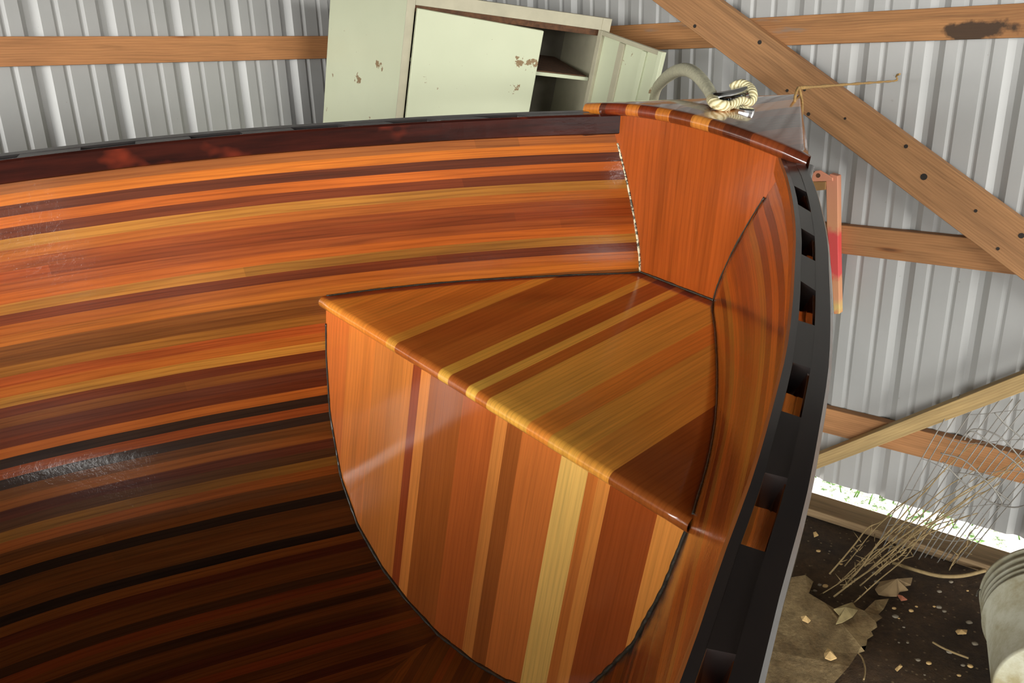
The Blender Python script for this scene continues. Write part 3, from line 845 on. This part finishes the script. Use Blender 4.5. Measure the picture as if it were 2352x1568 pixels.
# open door seen from its folded inner side
pa = math.radians(-70)
def D_(u, v, z):  # u along the door, v thickness
    return K(.679 + u * cos(pa) - v * sin(pa), -.006 + u * sin(pa) + v * cos(pa), z - .02 * u)
def dbox(name, u0, u1, v0, v1, z0, z1, mat, parent):
    bm = bmesh.new(); hexa(bm, [D_(u, v, z) for z in (z0, z1) for u, v in ((u0, v0), (u1, v0), (u1, v1), (u0, v1))]); return link(name, bm, mat, parent, bevel=.001)
od = dbox('door', 0, .30, 0, .002, -HC + .06, -.038, M_CAB, cab); od['label'] = 'open door seen from inside'
dbox('door_flange', .002, .02, -.016, -.0002, -HC + .06, -.038, M_CABG, od); dbox('door_flange', .282, .30, -.018, -.0002, -HC + .06, -.038, M_CAB, od)
dbox('door_flange', .02, .282, -.014, -.0002, -.052, -.038, M_CABG, od)
dbox('stiffener', .10, .125, -.008, -.0002, -HC + .08, -.055, M_CABG, od); dbox('stiffener', .205, .225, -.008, -.0002, -HC + .08, -.055, M_CAB, od)

# ------------------------------------------------------------------ red painted bracket on the middle girt
M_RED = NT('worn_red_paint'); m = M_RED
tc = m.node('ShaderNodeTexCoord'); sep = m.node('ShaderNodeSeparateXYZ'); m.ln(tc.outputs['Object'], sep.inputs[0])
n1 = m.noise(m.uv(1, 1, 'Object'), 40, 4, .6)
ad = m.node('ShaderNodeMath', operation='MULTIPLY_ADD'); m.ln(n1, ad.inputs[0]); ad.inputs[1].default_value = .06; m.ln(sep.outputs['Z'], ad.inputs[2])
mr = m.node('ShaderNodeMapRange'); mr.inputs['From Min'].default_value = 0.02; mr.inputs['From Max'].default_value = .52; m.ln(ad.outputs[0], mr.inputs['Value'])
TP = (206, 144, 104); RD = (208, 74, 72)
m.ln(m.ramp(mr.outputs[0], [(0, lin((214, 70, 60))), (.06, lin((210, 180, 110))), (.14, lin(TP)), (.26, lin(TP)), (.30, lin(RD)), (.56, lin(RD)), (.62, lin(TP)), (1, lin((212, 140, 112)))]), m.p.inputs['Base Color'])
m.p.inputs['Roughness'].default_value = .6; M_RED = m.m
rb0 = onR(1921, 722, 2.735)
rbe = empty('red_bracket', V(rb0), 'worn red-painted bracket with a pivot arm, hanging on the middle girt behind the gunwale', 'bracket')
def rplate(name, pts, d, th, mat):
    P = [onR(x, y, d) for x, y in pts]; bm = bmesh.new(); A = [bm.verts.new(V(p)) for p in P]; Bv = [bm.verts.new(V(p + NR * th)) for p in P]
    bm.faces.new(A); bm.faces.new(Bv[::-1]); n = len(A)
    for i in range(n): bm.faces.new([A[i], Bv[i], Bv[(i + 1) % n], A[(i + 1) % n]])
    return link(name, bm, mat, rbe, bevel=.002)
rplate('upright', [(1897, 416), (1899, 524), (1909, 624), (1915, 721), (1928, 721), (1925, 565), (1924, 404), (1906, 399)], 2.725, .034, M_RED)
rplate('pivot_arm', [(1858, 408), (1866, 399), (1873, 392), (1883, 391), (1891, 396), (1912, 408), (1912, 416), (1859, 417)], 2.715, .009, M_RED)
rplate('pivot_block', [(1866, 417), (1897, 417), (1896, 436), (1872, 438)], 2.722, .030, plain('bracket_tan', (150, 112, 66), .7))
bm = bmesh.new(); hc = onR(1879, 403, 2.7145)
tube(bm, [hc, hc + NR * .004], .0075, 14); link('pivot_pin', bm, M_RUST, rbe)

# ------------------------------------------------------------------ bucket lying on the floor
M_BUCK = NT('dirty_white_plastic'); m = M_BUCK
n1 = m.noise(m.uv(1, 1, 'Object'), 7, 6, .7)
m.ln(m.ramp(n1, [(.35, lin((142, 132, 98))), (.6, lin((184, 183, 164)))]), m.p.inputs['Base Color']); m.p.inputs['Roughness'].default_value = .5; M_BUCK = m.m
def lathe(bm, prof, o, ax, n=72):
    ax = V(ax).normalized(); u = ax.cross(Vector((0, 0, 1))).normalized(); w = ax.cross(u); rings = []
    for r_, h in prof: rings.append([bm.verts.new(V(o) + ax * h + (u * cos(2 * PI * k / n) + w * sin(2 * PI * k / n)) * max(r_, .0005)) for k in range(n)])
    for i in range(len(prof) - 1):
        for k in range(n):
            f = bm.faces.new([rings[i][k], rings[i][(k + 1) % n], rings[i + 1][(k + 1) % n], rings[i + 1][k]]); f.smooth = True
    bm.faces.new(rings[0])
RBK = .158; top_r = .176
ax_h = np.array([.46, .88, 0]); ax_h /= np.linalg.norm(ax_h)
slope = math.atan((top_r - RBK) / .36)
ax_b = ax_h * cos(slope) + UP * math.sin(slope) * 1.0
bo = onZ(2432, 1740, 0.0); bo = np.array([bo[0], bo[1], RBK + .004])
prof = [(.0005, .006), (RBK - .006, .006), (RBK, .0), (RBK + .002, .01), (RBK + .012, .255)]
prof += [(RBK + .020, .258), (RBK + .020, .264), (RBK + .013, .267), (RBK + .013, .278), (RBK + .020, .281), (RBK + .020, .286), (RBK + .014, .289), (RBK + .014, .300), (RBK + .021, .303), (RBK + .021, .309),
         (RBK + .015, .312), (RBK + .015, .326), (RBK + .022, .330), (RBK + .022, .338), (RBK + .016, .341), (RBK + .016, .356), (RBK + .024, .359), (RBK + .024, .368), (RBK + .012, .368), (RBK + .006, .26), (RBK - .006, .012), (.001, .010)]
bm = bmesh.new(); lathe(bm, prof, bo, ax_b)
bk = empty('plastic_bucket', V((bo[0], bo[1], 0)), 'dirty white plastic bucket with ribbed rim lying on its side on the dirt floor', 'bucket')
o = link('bucket_body', bm, M_BUCK, bk)
bm = bmesh.new()
P = []
u_ = np.cross(ax_b, UP); u_ /= np.linalg.norm(u_); w_ = np.cross(u_, ax_b)
for k in range(17):
    a = PI * k / 16; P.append(bo + ax_b * (.325 + .02 * sin(a)) + u_ * (.190 * cos(a)) - w_ * 0 + w_ * (.190 * sin(a)) * -1 * 0 + ax_b * .10 * sin(a))
tube(bm, P, .002, 8); link('bail_handle', bm, plain('wire_steel', (120, 116, 108), .5, .8), bk)

# ------------------------------------------------------------------ dry stalks, fencing, debris
M_STALK = plain('dry_stalk', (150, 128, 88), .9, nscale=60, amt=.3, bump=.2)
M_WIRE = plain('weathered_wire', (140, 136, 128), .6, .3, nscale=60, amt=.25, bump=.1)
rs = random.Random(3)
heads = [(1905, 1318, 2010, 1225), (1890, 1362, 2010, 1318), (1915, 1370, 2020, 1330), (1960, 1385, 2130, 1245), (1925, 1340, 2060, 1230), (1935, 1350, 2050, 1225), (1950, 1330, 2085, 1225), (1985, 1300, 2120, 1215),
         (1995, 1310, 2140, 1215), (1940, 1300, 2030, 1215), (2010, 1320, 2120, 1250), (2180, 1310, 2215, 1262), (1975, 1345, 2090, 1260), (2030, 1290, 2150, 1200)]
for i, (x0, y0, x1, y1) in enumerate(heads):
    a = onZ(x0, y0, .012); b2 = onR(x1, y1, 2.62)
    b2 = at_depth(x1, y1, 0) if 0 else b2
    # carry on in the same picture direction until the stalk meets the wall
    k = rs.uniform(1.9, 2.9)
    x2, y2 = x0 + (x1 - x0) * k, y0 + (y1 - y0) * k
    e = onR(x2, y2, 2.74)
    if e[2] < .12: e = onR(x2 + 60, y2 - 90, 2.74)
    P = [a + (e - a) * t + np.array([0, 0, 1]) * (.02 + rs.uniform(0, .03)) * sin(PI * t) + np.array([rs.uniform(-1, 1), rs.uniform(-1, 1), 0]) * .006 for t in np.linspace(0, 1, 9)]
    P[0] = a
    bm = bmesh.new(); r0 = rs.uniform(.0016, .0032); n = len(spline(P, 4))
    tube(bm, spline(P, 4), [r0 * (1 - .5 * j / n) for j in range(n)], 7)
    for j in range(7):  # short broken twigs and seed spikes
        t = rs.uniform(.02, .45); p = a + (e - a) * t + UP * .02 * sin(PI * t); dv = np.array([rs.uniform(-1, 1), rs.uniform(-1, 1), rs.uniform(-.3, 1)]); dv /= np.linalg.norm(dv)
        L_ = rs.uniform(.012, .04); tube(bm, [p, p + dv * L_ * .5, p + dv * L_], [.0016, .0012, .0006], 5)
    o = link('dry_stalk', bm, M_STALK); tag(o, 'dry tan plant stalk leaning from the dirt floor against the right wall', 'stalk', 'dry stalks leaning on the right wall')
# old wire fencing leaning on the wall
bm = bmesh.new()
for i in range(15):
    t = i / 14
    a = onZ(2010 + 200 * t, 1262 + 34 * t + rs.uniform(-6, 6), .01); e = onR(2205 + 330 * t + rs.uniform(-4, 4), 905 + 30 * t, 2.73)
    P = [a + (e - a) * s_ + UP * .03 * sin(PI * s_) for s_ in np.linspace(0, 1, 8)]
    tube(bm, P, .0017, 6)
for i in range(5):
    t = .14 + .19 * i
    P = []
    for k in range(9):
        u_ = k / 8; a = onZ(2010 + 200 * u_, 1262 + 34 * u_, .01); e = onR(2205 + 330 * u_, 905 + 30 * u_, 2.73)
        P.append(a + (e - a) * (t + .03 * sin(7 * u_ + i)) + UP * .03 * sin(PI * t))
    tube(bm, spline(P, 3), .0010, 6)
o = link('wire_fencing', bm, M_WIRE); tag(o, 'rusty grey wire fencing panel propped against the right wall over the gap', 'fence')
loops = [[(2215, 1010), (2228, 992), (2250, 998), (2290, 1030), (2330, 1060), (2360, 1090)], [(2232, 1010), (2222, 995), (2245, 985), (2300, 1005), (2352, 1062)], [(2285, 948), (2310, 975), (2340, 1000), (2380, 1030)],
         [(2165, 1060), (2215, 1110), (2270, 1150), (2330, 1165), (2380, 1150)], [(2160, 1040), (2220, 1060), (2280, 1120), (2320, 1150)], [(2200, 1085), (2260, 1100), (2300, 1150), (2290, 1165)]]
bm = bmesh.new()
for L_ in loops: tube(bm, spline([onR(x, y, 2.64 + .01 * k) for k, (x, y) in enumerate(L_)], 6), .0022, 6)
o = link('wire_tangle', bm, M_WIRE); tag(o, 'loose tangle of bent grey wire in front of the fencing and lowest girt', 'wire')
# curved cane on the floor
bm = bmesh.new(); tube(bm, spline([onZ(x, y, .012) for x, y in ((2050, 1292), (2100, 1308), (2157, 1322), (2210, 1322), (2262, 1310))], 6), .006, 8)
o = link('curved_cane', bm, M_STALK); tag(o, 'curved tan cane lying on the dirt between the stalks and the bucket', 'cane')
bm = bmesh.new(); tube(bm, spline([onZ(x, y, .008) for x, y in ((2142, 1474), (2165, 1487), (2195, 1500), (2225, 1511))], 6), .003, 8)
o = link('twig', bm, M_STALK); tag(o, 'thin pale twig on the dark dirt left of the bucket', 'twig')
bm = bmesh.new(); tube(bm, spline([onZ(x, y, .006) for x, y in ((1968, 1496), (1980, 1510), (1987, 1535), (1984, 1560))], 6), .0022, 8)
o = link('twig', bm, M_STALK); tag(o, 'bent brown twig beside the ragged edge of the old sheet', 'twig')

M_SHEET = NT('dirty_sheet'); m = M_SHEET
n1 = m.noise(m.uv(1, 1, 'Object'), 7, 6, .7); n2 = m.noise(m.uv(1, 1, 'Object'), 38, 6, .75)
c = m.ramp(n1, [(.35, lin((130, 106, 70))), (.6, lin((184, 160, 116)))])
m.ln(m.mul(c, m.ramp(n2, [(.35, g(.6)), (.6, g(1.1))])), m.p.inputs['Base Color']); m.p.inputs['Roughness'].default_value = .95
m.ln(m.bump(n2, .6, .008), m.p.inputs['Normal']); M_SHEET = m.m
edge = [(2042, 1374), (2030, 1398), (2018, 1410), (2027, 1418), (2012, 1428), (2015, 1440), (2001, 1449), (2006, 1459), (1992, 1468), (1990, 1482), (1978, 1484), (1986, 1495), (1970, 1500), (1950, 1530), (1916, 1568), (1850, 1640),
        (1650, 1640), (1700, 1480), (1790, 1330), (1850, 1320), (1868, 1335), (1858, 1362), (1895, 1384), (1925, 1402), (1962, 1392), (1985, 1402), (2010, 1378)]
bm = bmesh.new(); A = [bm.verts.new(V(onZ(x, y, .016 + .004 * sin(i * 2.1)))) for i, (x, y) in enumerate(edge)]; Bv = [bm.verts.new(V(onZ(x, y, .004))) for x, y in edge]
bm.faces.new(A); bm.faces.new(Bv[::-1])
for i in range(len(A)): bm.faces.new([A[i], Bv[i], Bv[(i + 1) % len(A)], A[(i + 1) % len(A)]])
bmesh.ops.triangulate(bm, faces=bm.faces[:])
o = link('ragged_sheet', bm, M_SHEET); tag(o, 'ragged dirt-covered tan sheet lying on the floor beside the boat', 'sheet')
M_LEAF = plain('dry_leaf', (150, 126, 90), .85, nscale=25, amt=.25, bump=.3)
def flake(name, pts, mat, lift, label, cat, group=None, curl=.012):
    P = [onZ(x, y, lift) for x, y in pts]; c_ = sum(P) / len(P); c_ = c_ + UP * curl
    bm = bmesh.new(); A = [bm.verts.new(V(p)) for p in P]; cc = bm.verts.new(V(c_)); B2 = [bm.verts.new(V(p - UP * .003)) for p in P]; c2 = bm.verts.new(V(c_ - UP * .003)); n = len(A)
    for i in range(n):
        j = (i + 1) % n; bm.faces.new([A[i], A[j], cc]); bm.faces.new([B2[j], B2[i], c2]); bm.faces.new([A[j], A[i], B2[i], B2[j]])
    o = link(name, bm, mat); tag(o, label, cat, group); return o
flake('dried_leaf', [(2010, 1352), (2022, 1335), (2050, 1330), (2075, 1330), (2096, 1326), (2092, 1342), (2078, 1345), (2086, 1354), (2066, 1358), (2060, 1368), (2035, 1368), (2018, 1364)], M_LEAF, .012, 'large curled dry leaf at the foot of the stalks', 'leaf', curl=.03)
M_BARK = plain('pale_bark', (168, 150, 104), .85, nscale=30, amt=.3, bump=.4)
flake('bark_piece', [(1915, 1398), (1940, 1388), (1958, 1382), (1970, 1400), (1958, 1415), (1935, 1428), (1920, 1432), (1928, 1412)], M_BARK, .024, 'pale torn bark piece on the top of the ragged sheet', 'bark', curl=.02)
M_CHIP = plain('wood_chip', (206, 172, 116), .8, nscale=60, amt=.15, bump=.1)
flake('wood_chip', [(1893, 1500), (1901, 1487), (1912, 1496), (1922, 1510), (1908, 1515), (1895, 1510)], M_CHIP, .026, 'largest pale wood chip on the ragged sheet', 'chip')
flake('wood_chip', [(1840, 1415), (1850, 1413), (1862, 1424), (1856, 1429), (1843, 1423)], M_CHIP, .026, 'small pale wood chip on the ragged sheet close to the gunwale', 'chip')
flake('wood_chip', [(2056, 1535), (2068, 1524), (2073, 1529), (2061, 1540)], M_CHIP, .010, 'little square pale wood chip on the dark dirt', 'chip', curl=.006)
flake('wood_chip', [(2195, 1448), (2200, 1444), (2222, 1446), (2220, 1454), (2200, 1455)], M_CHIP, .010, 'greyish flat wood chip just left of the bucket', 'chip', curl=.006)
flake('wood_chip', [(1868, 1222), (1874, 1220), (1880, 1228), (1870, 1232)], M_CHIP, .010, 'tiny pale chip on the dirt close under the sill board', 'chip', curl=.006)
flake('dried_leaf', [(2060, 1364), (2072, 1372), (2084, 1376), (2070, 1378)], plain('red_leaf', (170, 104, 76), .8), .010, 'small reddish dry leaf on the dirt below the large leaf', 'leaf', curl=.008)
M_PEB = plain('pebble_grey', (140, 130, 112), .8, nscale=20, amt=.3, bump=.2)
px_ok = 0
rp = random.Random(21)
while px_ok < 34:
    x, y = rp.uniform(1870, 2240), rp.uniform(1235, 1565)
    if y < 1235 + (x - 1870) * .22 + 20 or (x < 2045 and y > 1370): continue
    p = onZ(x, y, .003); s_ = rp.uniform(.0025, .0075)
    bm = bmesh.new(); bmesh.ops.create_icosphere(bm, subdivisions=2, radius=1)
    for v in bm.verts:
        v.co *= 1 + .25 * noise.noise(v.co * 1.3 + Vector((px_ok, 0, 0)))
        v.co = Vector((v.co.x * s_ * 1.3, v.co.y * s_, v.co.z * s_ * .6)) + V(p) + Vector((0, 0, s_ * .3))
    for f in bm.faces: f.smooth = True
    o = link('pebble', bm, M_PEB if rp.random() < .7 else M_CHIP); tag(o, 'small pebble scattered on the dark dirt floor', 'pebble', 'pebbles on the dirt floor'); px_ok += 1

# ------------------------------------------------------------------ trestles under the hull
def trestle(q_, label):
    c_ = B(0, q_, r_keel(q_) - .006); zt = c_[2] - .085
    ax_ = BF[:, 0].copy(); ax_[2] = 0; ax_ /= np.linalg.norm(ax_); fw = np.array([-ax_[1], ax_[0], 0])
    t = empty('trestle', V((c_[0], c_[1], 0)), label, 'trestle')
    bm = bmesh.new(); box(bm, np.array([c_[0], c_[1], zt - .09]) - ax_ * .38 - fw * .02, ax_ * .76, fw * .04, UP * .09); link('beam', bm, M_GIRT, t, bevel=.002)
    for s in (1, -1):
        for s2 in (1, -1):
            top = np.array([c_[0], c_[1], zt - .02]) + ax_ * .30 * s + fw * .02 * s2; bot = np.array([c_[0], c_[1], 0.]) + ax_ * .34 * s + fw * .22 * s2
            bm = bmesh.new(); e = ax_ * .07; f2 = fw * .02 * s2
            hexa(bm, [bot - e / 2, bot + e / 2, bot + e / 2 + f2, bot - e / 2 + f2, top - e / 2, top + e / 2, top + e / 2 + f2, top - e / 2 + f2]); link('leg', bm, M_GIRT, t)
trestle(-1.0, 'pine trestle carrying the middle of the boat')
trestle(-2.6, 'pine trestle carrying the stern of the boat')

# ------------------------------------------------------------------ light
W = bpy.data.worlds.new('daylight'); SC.world = W; W.use_nodes = True
wn = W.node_tree; bg = wn.nodes['Background']; bg.inputs['Strength'].default_value = 34
_tc = wn.nodes.new('ShaderNodeTexCoord'); _sp = wn.nodes.new('ShaderNodeSeparateXYZ'); wn.links.new(_tc.outputs['Generated'], _sp.inputs[0])
_ma = wn.nodes.new('ShaderNodeMath'); _ma.operation = 'MULTIPLY_ADD'; _ma.inputs[1].default_value = .5; _ma.inputs[2].default_value = .5; wn.links.new(_sp.outputs['Z'], _ma.inputs[0])
_rp = wn.nodes.new('ShaderNodeValToRGB'); wn.links.new(_ma.outputs[0], _rp.inputs['Fac'])   # sunlit yard below the horizon, trees and sky above
_e = _rp.color_ramp.elements; _e[0].position = 0.470; _e[0].color = (.26, .25, .235, 1); _e[1].position = .497; _e[1].color = (.90, .90, .87, 1)
for _p, _c in ((.525, (.90, .90, .87, 1)), (.56, (.38, .38, .37, 1))):
    _n = _rp.color_ramp.elements.new(_p); _n.color = _c
wn.links.new(_rp.outputs['Color'], bg.inputs['Color'])
def area(name, loc, target, sx, sy, power, col):
    l = bpy.data.lights.new(name, 'AREA'); l.shape = 'RECTANGLE'; l.size = sx; l.size_y = sy; l.energy = power; l.color = col
    o = bpy.data.objects.new(name, l); COL.objects.link(o); o.location = V(loc)
    o.rotation_euler = (V(target) - V(loc)).to_track_quat('-Z', 'Y').to_euler(); return o
for nm, x0, x1 in (('doorway_portal', -6.6, -.35), ('doorway_portal', 2.55, 8.4)):
    l = bpy.data.lights.new(nm, 'AREA'); l.shape = 'RECTANGLE'; l.size = x1 - x0; l.size_y = 2.15; l.cycles.is_portal = True
    o = bpy.data.objects.new(nm, l); COL.objects.link(o); o.location = ((x0 + x1) / 2, -3.73, 1.075); o.rotation_euler = (PI / 2, 0, 0)
SC.cycles.max_bounces = 7; SC.cycles.diffuse_bounces = 4; SC.cycles.glossy_bounces = 3; SC.cycles.caustics_reflective = False; SC.cycles.caustics_refractive = False
# ------------------------------------------------------------------ camera
cd = bpy.data.cameras.new('camera'); cd.sensor_width = 36; cd.lens = FPX * 36 / 2352; cd.clip_start = .02
co = bpy.data.objects.new('camera', cd); COL.objects.link(co)
R = Matrix((CR, -CD, -CF)).transposed(); co.matrix_world = Matrix.Translation(V(EYE)) @ R.to_4x4()
SC.camera = co
SC.view_settings.view_transform = 'Standard'; SC.view_settings.look = 'None'; SC.view_settings.gamma = 1; SC.view_settings.use_curve_mapping = False
SC.view_settings.exposure = 0.0
